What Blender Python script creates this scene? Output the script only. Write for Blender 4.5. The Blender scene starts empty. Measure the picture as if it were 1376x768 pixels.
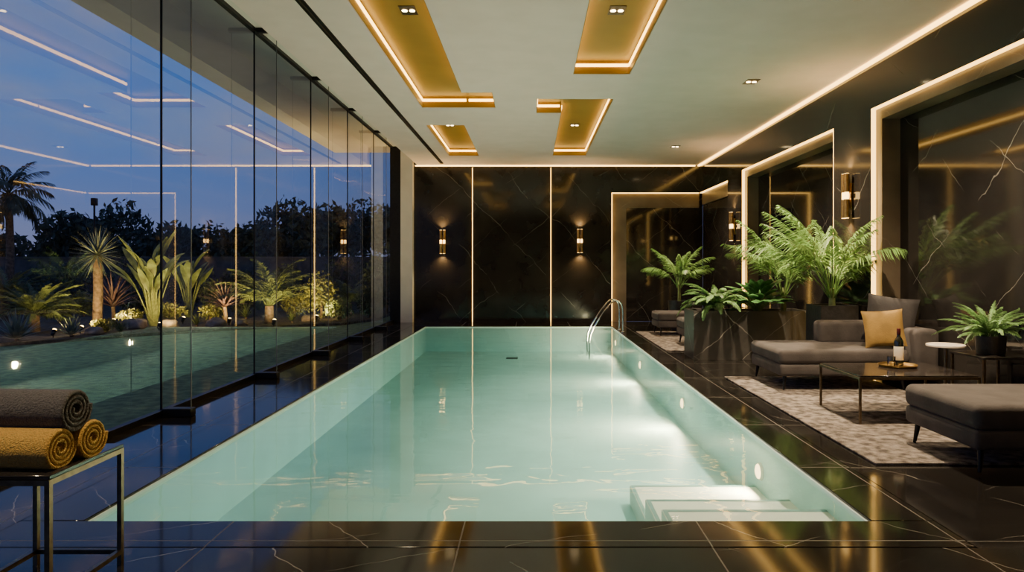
import bpy, bmesh, math, random
from mathutils import Vector, Matrix, Euler, noise
R = math.radians
PI = math.pi
random.seed(7)
scene = bpy.context.scene
col = scene.collection

# ------------------------------------------------------------------ materials
def newmat(name):
    m = bpy.data.materials.new(name); m.use_nodes = True
    nt = m.node_tree; nt.nodes.clear()
    out = nt.nodes.new('ShaderNodeOutputMaterial')
    return m, nt, out
def N(nt, t, **kw):
    n = nt.nodes.new(t)
    for k, v in kw.items(): setattr(n, k, v)
    return n
def pm(name, c, rough=.5, metal=0., var=.2, scale=15, bump=0., bscale=None, sheen=0., spec=.5, trans=0., c2=None, lo=.35, hi=.65, detail=5):
    m, nt, out = newmat(name)
    b = N(nt, 'ShaderNodeBsdfPrincipled'); nt.links.new(b.outputs[0], out.inputs[0])
    tc = N(nt, 'ShaderNodeTexCoord')
    n = N(nt, 'ShaderNodeTexNoise'); n.inputs['Scale'].default_value = scale; n.inputs['Detail'].default_value = detail
    nt.links.new(tc.outputs['Object'], n.inputs['Vector'])
    r = N(nt, 'ShaderNodeValToRGB')
    c2 = c2 or tuple(min(1, x*(1+var)) for x in c)
    c1 = tuple(x*(1-var) for x in c)
    r.color_ramp.elements[0].position = lo; r.color_ramp.elements[0].color = (*c1, 1)
    r.color_ramp.elements[1].position = hi; r.color_ramp.elements[1].color = (*c2, 1)
    nt.links.new(n.outputs['Fac'], r.inputs['Fac'])
    nt.links.new(r.outputs['Color'], b.inputs['Base Color'])
    b.inputs['Roughness'].default_value = rough; b.inputs['Metallic'].default_value = metal
    b.inputs['Specular IOR Level'].default_value = spec
    if sheen:
        b.inputs['Sheen Weight'].default_value = sheen; b.inputs['Sheen Roughness'].default_value = .4
        b.inputs['Sheen Tint'].default_value = (*[min(1, x*3+.1) for x in c], 1)
    if bump:
        n2 = N(nt, 'ShaderNodeTexNoise'); n2.inputs['Scale'].default_value = bscale or scale*4; n2.inputs['Detail'].default_value = 4
        nt.links.new(tc.outputs['Object'], n2.inputs['Vector'])
        bp = N(nt, 'ShaderNodeBump'); bp.inputs['Strength'].default_value = bump; bp.inputs['Distance'].default_value = .02
        nt.links.new(n2.outputs['Fac'], bp.inputs['Height']); nt.links.new(bp.outputs[0], b.inputs['Normal'])
    if trans:
        t = N(nt, 'ShaderNodeBsdfTranslucent'); nt.links.new(r.outputs['Color'], t.inputs['Color'])
        mx = N(nt, 'ShaderNodeMixShader'); mx.inputs[0].default_value = trans
        nt.links.new(b.outputs[0], mx.inputs[1]); nt.links.new(t.outputs[0], mx.inputs[2]); nt.links.new(mx.outputs[0], out.inputs[0])
    return m
def em(name, c, s):
    m, nt, out = newmat(name)
    e = N(nt, 'ShaderNodeEmission'); e.inputs[0].default_value = (*c, 1); e.inputs[1].default_value = s
    nt.links.new(e.outputs[0], out.inputs[0]); return m
def marble(name, rough=.08, tile=None, vein=.5, freq=.6, spec=.5, base=(.010, .009, .0085), cloud=(.019, .017, .015), width=.006, mask=(.45, .58),
           d1=(.62, .50, .60), d2=(.52, .55, -.66)):
    """black marble: long, nearly straight broken veins along two directions"""
    m, nt, out = newmat(name); L = nt.links.new
    b = N(nt, 'ShaderNodeBsdfPrincipled'); L(b.outputs[0], out.inputs[0])
    tc = N(nt, 'ShaderNodeTexCoord')
    def veins(d, fr, wd, amp, off, lo, hi):
        dp = N(nt, 'ShaderNodeVectorMath', operation='DOT_PRODUCT'); L(tc.outputs['Object'], dp.inputs[0]); dp.inputs[1].default_value = d
        n = N(nt, 'ShaderNodeTexNoise'); n.inputs['Scale'].default_value = .55; n.inputs['Detail'].default_value = 7; n.inputs['Roughness'].default_value = .55
        ma = N(nt, 'ShaderNodeMapping'); ma.inputs['Location'].default_value = (off, off*2, -off); L(tc.outputs['Object'], ma.inputs['Vector']); L(ma.outputs[0], n.inputs['Vector'])
        a1 = N(nt, 'ShaderNodeMath', operation='MULTIPLY_ADD'); L(dp.outputs['Value'], a1.inputs[0]); a1.inputs[1].default_value = fr; a1.inputs[2].default_value = off
        a2 = N(nt, 'ShaderNodeMath', operation='MULTIPLY_ADD'); L(n.outputs['Fac'], a2.inputs[0]); a2.inputs[1].default_value = amp; L(a1.outputs[0], a2.inputs[2])
        f = N(nt, 'ShaderNodeMath', operation='FRACT'); L(a2.outputs[0], f.inputs[0])
        s = N(nt, 'ShaderNodeMath', operation='SUBTRACT'); s.inputs[1].default_value = .5; L(f.outputs[0], s.inputs[0])
        a = N(nt, 'ShaderNodeMath', operation='ABSOLUTE'); L(s.outputs[0], a.inputs[0])
        r = N(nt, 'ShaderNodeMapRange'); r.inputs['From Min'].default_value = 0; r.inputs['From Max'].default_value = wd
        r.inputs['To Min'].default_value = 1; r.inputs['To Max'].default_value = 0; L(a.outputs[0], r.inputs['Value'])
        k = N(nt, 'ShaderNodeTexNoise'); k.inputs['Scale'].default_value = 1.4; k.inputs['Detail'].default_value = 4; L(ma.outputs[0], k.inputs['Vector'])
        q = N(nt, 'ShaderNodeMapRange'); q.inputs['From Min'].default_value = lo; q.inputs['From Max'].default_value = hi; L(k.outputs['Fac'], q.inputs['Value'])
        p = N(nt, 'ShaderNodeMath', operation='MULTIPLY'); L(r.outputs[0], p.inputs[0]); L(q.outputs[0], p.inputs[1])
        return p.outputs[0]
    v1 = veins(d1, freq, width, .8, 3.1, *mask); v2 = veins(d2, freq*1.7, width*1.2, 1.0, 7.7, mask[0]+.03, mask[1]+.05)
    mxv = N(nt, 'ShaderNodeMath', operation='MAXIMUM'); L(v1, mxv.inputs[0]); L(v2, mxv.inputs[1])
    fv = N(nt, 'ShaderNodeMath', operation='MULTIPLY'); fv.inputs[1].default_value = vein; L(mxv.outputs[0], fv.inputs[0])
    cn = N(nt, 'ShaderNodeTexNoise'); cn.inputs['Scale'].default_value = 1.6; cn.inputs['Detail'].default_value = 7; L(tc.outputs['Object'], cn.inputs['Vector'])
    rp = N(nt, 'ShaderNodeValToRGB'); rp.color_ramp.elements[0].position = .4; rp.color_ramp.elements[0].color = (*base, 1)
    rp.color_ramp.elements[1].position = .75; rp.color_ramp.elements[1].color = (*cloud, 1); L(cn.outputs['Fac'], rp.inputs['Fac'])
    mix = N(nt, 'ShaderNodeMix', data_type='RGBA'); L(fv.outputs[0], mix.inputs[0]); L(rp.outputs[0], mix.inputs[6]); mix.inputs[7].default_value = (.55, .52, .47, 1)
    colr = mix.outputs[2]
    b.inputs['Roughness'].default_value = rough
    if tile:
        br = N(nt, 'ShaderNodeTexBrick'); br.offset = 0; br.inputs['Scale'].default_value = 1
        br.inputs['Mortar Size'].default_value = .004; br.inputs['Brick Width'].default_value = tile; br.inputs['Row Height'].default_value = tile
        ml = N(nt, 'ShaderNodeMapping'); ml.inputs['Location'].default_value = (.35, .31, 0); L(tc.outputs['Object'], ml.inputs['Vector']); L(ml.outputs[0], br.inputs['Vector'])
        m2 = N(nt, 'ShaderNodeMix', data_type='RGBA'); L(br.outputs['Fac'], m2.inputs[0]); L(colr, m2.inputs[6]); m2.inputs[7].default_value = (.075, .068, .06, 1)
        colr = m2.outputs[2]
        mr = N(nt, 'ShaderNodeMapRange'); mr.inputs['To Min'].default_value = rough; mr.inputs['To Max'].default_value = .45; L(br.outputs['Fac'], mr.inputs['Value']); L(mr.outputs[0], b.inputs['Roughness'])
    L(colr, b.inputs['Base Color']); b.inputs['Specular IOR Level'].default_value = spec
    return m
def glassmat(name, tint, ior, gain, rough=0.):
    m, nt, out = newmat(name); L = nt.links.new
    t = N(nt, 'ShaderNodeBsdfTransparent'); t.inputs[0].default_value = (*tint, 1)
    g = N(nt, 'ShaderNodeBsdfGlossy'); g.inputs['Roughness'].default_value = rough; g.inputs['Color'].default_value = (1, 1, 1, 1)
    f = N(nt, 'ShaderNodeFresnel'); f.inputs['IOR'].default_value = ior
    k = N(nt, 'ShaderNodeMath', operation='MULTIPLY'); k.inputs[1].default_value = gain; k.use_clamp = True
    L(f.outputs[0], k.inputs[0])
    mx = N(nt, 'ShaderNodeMixShader'); L(k.outputs[0], mx.inputs[0]); L(t.outputs[0], mx.inputs[1]); L(g.outputs[0], mx.inputs[2]); L(mx.outputs[0], out.inputs[0])
    return m
ABS_COL = (.52, .86, .925); ABS_D = .20
def watermat():
    m, nt, out = newmat('pool_water_mat'); L = nt.links.new
    tc = N(nt, 'ShaderNodeTexCoord')
    mp = N(nt, 'ShaderNodeMapping'); mp.inputs['Scale'].default_value = (.7, 1.7, 1); L(tc.outputs['Object'], mp.inputs['Vector'])
    n = N(nt, 'ShaderNodeTexNoise'); n.inputs['Scale'].default_value = 1.7; n.inputs['Detail'].default_value = 2.5; n.inputs['Distortion'].default_value = .6
    L(mp.outputs[0], n.inputs['Vector'])
    bp = N(nt, 'ShaderNodeBump'); bp.inputs['Strength'].default_value = .075; bp.inputs['Distance'].default_value = .05; L(n.outputs['Fac'], bp.inputs['Height'])
    t = N(nt, 'ShaderNodeBsdfTransparent'); t.inputs[0].default_value = (.95, .985, .985, 1)
    tl = N(nt, 'ShaderNodeBsdfTranslucent'); tl.inputs[0].default_value = (.72, .93, .95, 1)
    m0 = N(nt, 'ShaderNodeMixShader'); m0.inputs[0].default_value = .03; L(t.outputs[0], m0.inputs[1]); L(tl.outputs[0], m0.inputs[2])
    g = N(nt, 'ShaderNodeBsdfGlossy'); g.inputs['Roughness'].default_value = .01; L(bp.outputs[0], g.inputs['Normal'])
    f = N(nt, 'ShaderNodeFresnel'); f.inputs['IOR'].default_value = 1.35; L(bp.outputs[0], f.inputs['Normal'])
    mx = N(nt, 'ShaderNodeMixShader'); L(f.outputs[0], mx.inputs[0]); L(m0.outputs[0], mx.inputs[1]); L(g.outputs[0], mx.inputs[2]); L(mx.outputs[0], out.inputs[0])
    v = N(nt, 'ShaderNodeVolumeAbsorption'); v.inputs[0].default_value = (*ABS_COL, 1); v.inputs[1].default_value = ABS_D; L(v.outputs[0], out.inputs[1])
    return m
def waterside():
    m, nt, out = newmat('pool_water_side'); L = nt.links.new
    t = N(nt, 'ShaderNodeBsdfTransparent'); L(t.outputs[0], out.inputs[0])
    v = N(nt, 'ShaderNodeVolumeAbsorption'); v.inputs[0].default_value = (*ABS_COL, 1); v.inputs[1].default_value = ABS_D; L(v.outputs[0], out.inputs[1])
    return m

LEDC = (1., .55, .125)
M = dict(
    floor=marble('floor_marble', .085, tile=1.22, vein=.42, freq=1.1, spec=.36, width=.005, mask=(.44, .57), d1=(.80, .60, 0), d2=(.45, -.89, 0)),
    coping=marble('coping_marble', .085, tile=1.22, vein=.42, freq=1.3, spec=.36, width=.006, mask=(.44, .57), d1=(.75, .66, 0), d2=(.40, -.92, 0)),
    wall=marble('wall_marble', .09, vein=.34, freq=1.1, width=.0045, mask=(.45, .58), base=(.013, .0115, .0105), cloud=(.024, .021, .0182)),
    band=marble('band_marble', .3, vein=.4, freq=1.0, base=(.11, .086, .06), cloud=(.21, .164, .114)),
    mirror=marble('polished_panel', .06, vein=.42, freq=1.2, spec=.52, width=.005, mask=(.44, .57), base=(.013, .0118, .011), cloud=(.027, .0238, .021)),
    stone=marble('planter_stone', .4, vein=.65, freq=1.5, base=(.048, .045, .042), cloud=(.10, .093, .086), width=.012, mask=(.40, .53)),
    ceil=pm('ceiling_paint', (.79, .67, .675), .8, var=.03, scale=3),
    soffit=pm('soffit_paint', (.70, .66, .65), .8, var=.03, scale=3),
    column=pm('column_paint', (.5, .5, .5), .7, var=.04, scale=4),
    post=pm('grey_post', (.10, .104, .107), .5, var=.05, scale=4),
    gold=pm('gold_leaf', (.30, .185, .022), .45, var=.06, scale=2.5, detail=1),
    led=em('warm_led', LEDC, 10.), ledwall=em('warm_wall_led', LEDC, 6.), ledcove=em('warm_cove_led', LEDC, 8.),
    lamp=em('lamp_glow', (1., .72, .36), 22.), sconce=em('sconce_glow', (1., .58, .16), 9.),
    poollens=em('pool_lens', (1., .66, .27), 9.), garden_lens=em('garden_lens', (1., .62, .18), 24.),
    brass=pm('brushed_brass', (.52, .33, .11), .3, 1., var=.15, scale=30),
    bronze=pm('dark_bronze', (.17, .13, .085), .35, 1., var=.2, scale=30),
    black=pm('black_metal', (.012, .012, .013), .4, .6, var=.2, scale=30),
    chrome=pm('polished_steel', (.75, .74, .72), .1, 1., var=.03, scale=10),
    tumbler=glassmat('clear_glass', (.86, .88, .86), 1.5, 1.6),
    pool=pm('pool_plaster', (.62, .785, .79), .5, var=.05, scale=2.0),
    poolstep=pm('pool_step_plaster', (.66, .72, .69), .5, var=.04, scale=3),
    step_shade=pm('step_shade_paint', (.14, .28, .30), .4, var=.1, scale=8),  # dark tone standing in for the shade between the pool treads
    velvet=pm('charcoal_velvet', (.055, .047, .046), .85, var=.25, scale=5, bump=.12, bscale=60, sheen=.3),
    velvet_dark=pm('dark_velvet', (.030, .027, .029), .85, var=.25, scale=6, bump=.12, bscale=60, sheen=.25),
    mustard=pm('mustard_velvet', (.25, .15, .035), .8, var=.2, scale=6, bump=.15, bscale=80, sheen=.2),
    towel_grey=pm('grey_terry', (.10, .094, .090), .95, var=.3, scale=140, bump=.8, bscale=150, sheen=.5),
    towel_gold=pm('gold_terry', (.66, .38, .085), .95, var=.16, scale=140, bump=.8, bscale=150, sheen=.5),
    rug=pm('rug_wool', (.15, .122, .106), .95, var=.45, scale=14, bump=1., bscale=130, c2=(.36, .31, .275), lo=.36, hi=.66, detail=9),
    tabletop=pm('smoked_top', (.02, .017, .016), .12, var=.3, scale=6),
    white=pm('white_lacquer', (.62, .55, .48), .4, var=.05, scale=6),
    bottle=pm('dark_bottle_glass', (.008, .010, .008), .06, var=.2, scale=6, spec=.9),
    paper=pm('label_paper', (.80, .72, .58), .7, var=.06, scale=20),
    foil=pm('bottle_foil', (.12, .02, .02), .3, .5, var=.2, scale=30),
    pot=pm('black_pot', (.024, .023, .023), .45, var=.3, scale=12, bump=.2, bscale=30),
    soil=pm('soil', (.02, .014, .01), .95, var=.5, scale=40, bump=.8),
    fern=pm('fern_leaf', (.14, .27, .09), .45, var=.5, scale=9, trans=.25),
    palm=pm('palm_leaf', (.15, .28, .075), .45, var=.5, scale=8, trans=.3),
    broad=pm('broad_leaf', (.07, .19, .06), .35, var=.5, scale=12, trans=.2),
    stem=pm('green_stem', (.14, .18, .06), .6, var=.3, scale=20),
    trunk=pm('bark', (.11, .08, .06), .9, var=.4, scale=14, bump=.8, bscale=40),
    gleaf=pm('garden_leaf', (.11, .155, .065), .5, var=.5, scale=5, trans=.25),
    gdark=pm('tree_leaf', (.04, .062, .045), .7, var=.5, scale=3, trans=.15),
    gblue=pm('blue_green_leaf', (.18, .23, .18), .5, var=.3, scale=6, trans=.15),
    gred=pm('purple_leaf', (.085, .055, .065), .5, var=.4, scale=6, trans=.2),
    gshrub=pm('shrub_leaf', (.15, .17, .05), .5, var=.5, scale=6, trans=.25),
    lawn=pm('lawn_grass', (.26, .34, .13), .9, var=.3, scale=9, bump=.8, bscale=120),
    bed=pm('garden_bed', (.10, .08, .055), .95, var=.5, scale=14, bump=.8, bscale=50),
    rock=pm('garden_rock', (.24, .20, .17), .85, var=.4, scale=5, bump=.6, bscale=15),
    fence=pm('garden_wall_render', (.08, .08, .085), .9, var=.2, scale=5),
    glass=glassmat('window_glass', (.94, .97, .975), 1.5, 1.35, .016),
    fin=glassmat('fin_glass', (.92, .955, .955), 1.5, .8),
    water=watermat(), waterside=waterside(),
)

# ------------------------------------------------------------------ mesh builder
class MB:
    def __init__(s): s.v = []; s.f = []
    def add(s, vs, fs):
        o = len(s.v); s.v += [Vector(v) for v in vs]; s.f += [tuple(i+o for i in f) for f in fs]; return s
    def box(s, a, b):
        x0, y0, z0 = a; x1, y1, z1 = b
        return s.add([(x0,y0,z0),(x1,y0,z0),(x1,y1,z0),(x0,y1,z0),(x0,y0,z1),(x1,y0,z1),(x1,y1,z1),(x0,y1,z1)],
                     [(3,2,1,0),(4,5,6,7),(0,1,5,4),(1,2,6,5),(2,3,7,6),(3,0,4,7)])
    def rbox(s, a, b, r=.02, seg=3, mat=None):
        bm = bmesh.new(); bmesh.ops.create_cube(bm, size=1)
        c = (Vector(a)+Vector(b))/2; d = Vector(b)-Vector(a)
        for v in bm.verts: v.co = Vector((v.co.x*d.x, v.co.y*d.y, v.co.z*d.z)) + c
        bmesh.ops.bevel(bm, geom=bm.edges[:], offset=min(r, min(abs(q) for q in d)*.49), segments=seg, profile=.5, affect='EDGES')
        bm.verts.index_update()
        vs = [(mat @ v.co) if mat else v.co.copy() for v in bm.verts]
        s.add(vs, [tuple(v.index for v in f.verts) for f in bm.faces]); bm.free(); return s
    def cyl(s, p0, p1, r0, r1=None, n=12, caps=True):
        r1 = r0 if r1 is None else r1
        p0 = Vector(p0); p1 = Vector(p1); d = (p1-p0).normalized()
        a = d.orthogonal().normalized(); b = d.cross(a)
        vs = []
        for p, r in ((p0, r0), (p1, r1)):
            for i in range(n):
                t = 2*PI*i/n; vs.append(p + a*math.cos(t)*r + b*math.sin(t)*r)
        fs = [(i, (i+1) % n, n+(i+1) % n, n+i) for i in range(n)]
        if caps: fs += [tuple(range(n-1, -1, -1)), tuple(range(n, 2*n))]
        return s.add(vs, fs)
    def tube(s, pts, r, n=10, caps=True, taper=1.):
        pts = [Vector(p) for p in pts]; vs = []; k = len(pts)
        ref = None
        for i, p in enumerate(pts):
            d = (pts[min(i+1, k-1)]-pts[max(i-1, 0)]).normalized()
            if ref is None: ref = d.orthogonal().normalized()
            a = (ref - d*ref.dot(d)).normalized(); ref = a; b = d.cross(a)
            rr = r*(1+(taper-1)*i/(k-1))
            for j in range(n):
                t = 2*PI*j/n; vs.append(p+a*math.cos(t)*rr+b*math.sin(t)*rr)
        fs = []
        for i in range(k-1):
            for j in range(n):
                fs.append((i*n+j, i*n+(j+1) % n, (i+1)*n+(j+1) % n, (i+1)*n+j))
        if caps: fs += [tuple(range(n-1, -1, -1)), tuple(range((k-1)*n, k*n))]
        return s.add(vs, fs)
    def lathe(s, prof, c=(0, 0, 0), n=28):
        c = Vector(c); vs = []; k = len(prof)
        for r, z in prof:
            for j in range(n):
                t = 2*PI*j/n; vs.append(c+Vector((r*math.cos(t), r*math.sin(t), z)))
        fs = [(i*n+j, i*n+(j+1) % n, (i+1)*n+(j+1) % n, (i+1)*n+j) for i in range(k-1) for j in range(n)]
        fs += [tuple(range(n-1, -1, -1)), tuple(range((k-1)*n, k*n))]
        return s.add(vs, fs)
    def grid(s, us, vs_, filled, c0, c1, mp):
        # slab with holes: cells between cuts, side walls along every hole
        nu, nv = len(us)-1, len(vs_)-1
        F = [[filled((us[i]+us[i+1])/2, (vs_[j]+vs_[j+1])/2) for j in range(nv)] for i in range(nu)]
        def q(*p): s.add([mp(*x) for x in p], [(0, 1, 2, 3)])
        for i in range(nu):
            for j in range(nv):
                if not F[i][j]: continue
                u0, u1, v0, v1 = us[i], us[i+1], vs_[j], vs_[j+1]
                q((u0,v0,c0),(u1,v0,c0),(u1,v1,c0),(u0,v1,c0)); q((u0,v0,c1),(u0,v1,c1),(u1,v1,c1),(u1,v0,c1))
                if i == 0 or not F[i-1][j]: q((u0,v0,c0),(u0,v1,c0),(u0,v1,c1),(u0,v0,c1))
                if i == nu-1 or not F[i+1][j]: q((u1,v0,c0),(u1,v0,c1),(u1,v1,c1),(u1,v1,c0))
                if j == 0 or not F[i][j-1]: q((u0,v0,c0),(u0,v0,c1),(u1,v0,c1),(u1,v0,c0))
                if j == nv-1 or not F[i][j+1]: q((u0,v1,c0),(u1,v1,c0),(u1,v1,c1),(u0,v1,c1))
        return s
    def xf(s, m):
        s.v = [m @ v for v in s.v]; return s
    def build(s, name, mat, parent=None, smooth=True, ang=38):
        me = bpy.data.meshes.new(name)
        off = parent.location if parent is not None else Vector((0, 0, 0))
        me.from_pydata([tuple(v-off) for v in s.v], [], s.f); me.update()
        bm = bmesh.new(); bm.from_mesh(me)
        if len(bm.verts) < 6000:
            bmesh.ops.remove_doubles(bm, verts=bm.verts, dist=1e-5); bmesh.ops.recalc_face_normals(bm, faces=bm.faces)
        bm.to_mesh(me); bm.free()
        if smooth:
            me.shade_smooth(); me.set_sharp_from_angle(angle=R(ang))
        me.materials.append(M[mat] if isinstance(mat, str) else mat)
        o = bpy.data.objects.new(name, me); col.objects.link(o)
        if parent is not None: o.parent = parent
        return o
    # --- foliage
    def strap(s, p0, az, el, L, droop, w, n=5, fold=.25, prof='spike', xmax=None):
        p = Vector(p0); S = Vector((-math.sin(az), math.cos(az), 0)); vs = []
        for i in range(n+1):
            t = i/n; e = el-droop*t
            d = Vector((math.cos(az)*math.cos(e), math.sin(az)*math.cos(e), math.sin(e)))
            nn = S.cross(d)
            if prof == 'spike': ww = w*(.55+.45*math.sin(PI*min(1, t*1.6)))*(1-t**2.2)
            else: ww = w*max(.02, math.sin(PI*(.04+.94*t))**.65)
            q = p.copy()
            row = [q-S*ww/2+nn*fold*ww*.5, q, q+S*ww/2+nn*fold*ww*.5]
            if xmax is not None:
                for r_ in row: r_.x = min(r_.x, xmax)
            vs += row
            p = p+d*(L/n)
        fs = []
        for i in range(n):
            a = i*3; fs += [(a, a+1, a+4, a+3), (a+1, a+2, a+5, a+4)]
        return s.add(vs, fs)
    def frond(s, p0, az, el, L, droop, nl, ll, lw, xmax=None, n=9, rr=.006, start=.12, sag=.25, vlift=.2):
        p = Vector(p0); pts = []; ds = []
        for i in range(n+1):
            e = el-droop*(i/n)**1.2
            d = Vector((math.cos(az)*math.cos(e), math.sin(az)*math.cos(e), math.sin(e)))
            pts.append(p.copy()); ds.append(d); p = p+d*(L/n)
        S = Vector((-math.sin(az), math.cos(az), 0))
        def cl(v):
            if xmax is not None and v.x > xmax: v = Vector((xmax-random.random()*.004, v.y, v.z))
            return v
        s.tube([cl(q) for q in pts], rr, n=4, caps=False, taper=.25)
        for i in range(nl):
            t = start+(1-start)*(i+.5)/nl; f = t*n; k = min(int(f), n-1); q = pts[k].lerp(pts[k+1], f-k); T = ds[k]; U = S.cross(T)
            for sd in (-1, 1):
                a = R(38+38*t)+random.uniform(-.1, .1)
                D = (S*sd*math.cos(a)+T*math.sin(a)+U*vlift*random.uniform(.3, 1.1)).normalized()
                l = ll*max(.18, math.sin(PI*(.16+.80*t))**.8)*random.uniform(.88, 1.08)
                W = D.cross(U).normalized()*lw/2
                mid = q+D*l*.42; tip = q+D*l+Vector((0, 0, -sag*l))
                s.add([cl(q), cl(mid-W), cl(tip), cl(mid+W)], [(0, 1, 2, 3)])
        return s
    def leaves(s, c, rad, n, size, shell=.45):
        c = Vector(c)
        for _ in range(n):
            while True:
                d = Vector((random.uniform(-1, 1), random.uniform(-1, 1), random.uniform(-1, 1)))
                if shell < d.length < 1: break
            p = c+Vector((d.x*rad[0], d.y*rad[1], d.z*rad[2]))
            a = Vector((random.gauss(0, 1), random.gauss(0, 1), random.gauss(0, .7))).normalized(); b = a.orthogonal().normalized()
            b.rotate(Matrix.Rotation(random.uniform(0, 6.28), 3, a)); q = a.cross(b)
            z = size*random.uniform(.6, 1.3)
            s.add([p-b*z, p+q*z*.38, p+b*z, p-q*z*.38], [(0, 1, 2, 3)])
        return s

def tag(o, label, cat, group=None, kind=None):
    o['label'] = label; o['category'] = cat
    if group: o['group'] = group
    if kind: o['kind'] = kind
    return o
def thing(name, label, cat, loc=(0, 0, 0), group=None, kind=None):
    o = bpy.data.objects.new(name, None); o.empty_display_size = .1; col.objects.link(o); o.location = loc
    return tag(o, label, cat, group, kind)
def struct(o, label=None, cat=None):
    o['kind'] = 'structure'
    if label: o['label'] = label
    if cat: o['category'] = cat
    return o
def dup(root, loc, rz=0, label=None, scale=None):
    r = root.copy(); col.objects.link(r); r.location = loc; r.rotation_euler = (0, 0, rz)
    if label: r['label'] = label
    if scale: r.scale = scale
    for ch in list(root.children):
        c = ch.copy(); col.objects.link(c); c.parent = r
        for g in list(ch.children):
            d = g.copy(); col.objects.link(d); d.parent = c
    return r
def lamp(kind, name, loc, energy, color, parent=None, aim=None, **kw):
    l = bpy.data.lights.new(name, kind); l.energy = energy; l.color = color
    for k, v in kw.items(): setattr(l, k, v)
    o = bpy.data.objects.new(name, l); col.objects.link(o); o.location = loc
    if aim is not None: o.rotation_euler = Vector(aim).to_track_quat('-Z', 'Y').to_euler()
    if parent is not None:
        o.parent = parent; o.location = Vector(loc)-parent.location
    return o

# ------------------------------------------------------------------ dimensions
H = 1.35; F = 917.; CZ = 3.78
XL, XR, Y0, Y1 = -2.37, 1.80, 3.61, 15.28       # pool
XW, YB = 4.07, 16.5                              # right wall, back wall
XG, XF = -3.33, -3.06                            # glass line, fin inner edge
PD = -.56                                        # pool floor
YF = -2.0                                        # wall behind the camera
idm = lambda u, v, c: (u, v, c)

# ------------------------------------------------------------------ room shell
CW = .34
o = MB().grid([XG-.06, XL-CW, XR+CW, 4.5], [YF, Y0-CW, Y1+CW, 16.75],
              lambda u, v: not (XL-CW < u < XR+CW and Y0-CW < v < Y1+CW), -.7, 0, idm).build('floor', 'floor', smooth=False)
struct(o, 'black veined marble tiled floor around the pool', 'floor')
g = .007
cp = [((XL-CW+g, Y0-CW+g), (XR+CW-g, Y0), 'near end of the pool'), ((XL-CW+g, Y1), (XR+CW-g, Y1+CW-g), 'far end of the pool'),
      ((XL-CW+g, Y0+g), (XL, Y1-g), 'left side of the pool'), ((XR, Y0+g), (XR+CW-g, Y1-g), 'right side of the pool')]
for i, (a, b, w) in enumerate(cp):
    struct(MB().rbox((a[0], a[1], -.06), (b[0], b[1], .003), .004, 1).build('trim_%d' % (i+1), 'coping'), 'black marble coping slab along the '+w, 'coping')
# right wall with niches
niches = [(9.19, 13.19, 3.2), (4.0, 8.18, 3.23)]
def rw(u, v):
    for a, b, h in niches:
        if a < u < b and v < h: return False
    return not (u > 14.15 and v < 3.12)
o = MB().grid([YF, 4.0, 8.18, 9.19, 13.19, 14.15, 16.5], [0, 3.12, 3.2, 3.23, 4.1], rw, XW, XW+.45, lambda u, v, c: (c, u, v)).build('wall_right', 'wall', smooth=False)
struct(o, 'black marble right wall with lit niches', 'wall')
o = MB().grid([-2.84, 1.94, XW, XW+.45], [0, 3.12, 4.1], lambda u, v: not (1.94 < u < XW+.45 and v < 3.12), YB, YB+.25, lambda u, v, c: (u, c, v)).build('wall_back', 'wall', smooth=False)
struct(o, 'black marble back wall at the far end of the pool', 'wall')
struct(MB().box((XG, YF-.2, 0), (XW+.45, YF, 4.2)).build('wall_front', 'wall', smooth=False), 'dark marble wall behind the camera', 'wall')
struct(MB().box((-3.12, 16.28, 0), (-2.84, 16.75, 4.2)).build('wall_left', 'column', smooth=False), 'pale grey column between the glass and the back wall', 'wall')
struct(MB().box((XG-.04, 16.28, 0), (-3.122, 16.75, 4.2)).build('trim_6', 'black', smooth=False), 'dark end post of the glass wall beside the column', 'post')

# ceiling with recessed coves
coves = [  # list of rectangles, description
    ([(-1.68, 4.2, -.98, 10.5), (-.98, 9.58, -.55, 10.5)], 'large L-shaped gold ceiling recess, nearest on the left'),
    ([(.53, 4.2, 1.25, 8.67)], 'near right rectangular gold ceiling recess running towards the camera'),
    ([(.47, 9.95, 1.2, 15.05), (.08, 9.95, .47, 10.87)], 'far right L-shaped gold ceiling recess with its foot to the left'),
    ([(-1.82, 11.8, -1.16, 15.1)], 'small far left rectangular gold ceiling recess near the back wall'),
]
xs = sorted({-2.75, XW+.3} | {r[k] for c, _ in coves for r in c for k in (0, 2)})
ys = sorted({YF, 16.7} | {r[k] for c, _ in coves for r in c for k in (1, 3)})
incove = lambda u, v: any(r[0] < u < r[2] and r[1] < v < r[3] for c, _ in coves for r in c)
o = MB().grid(xs, ys, lambda u, v: not incove(u, v), CZ, CZ+.42, idm).build('ceiling', 'ceil', smooth=False)
struct(o, 'pale grey plaster ceiling with gold recesses', 'ceiling')
struct(MB().box((-4.95, YF, CZ+.42), (XW+.4, 17.2, CZ+.6)).build('trim_5', 'soffit', smooth=False), 'pale roof overhang above the glass wall', 'roof')

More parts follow.
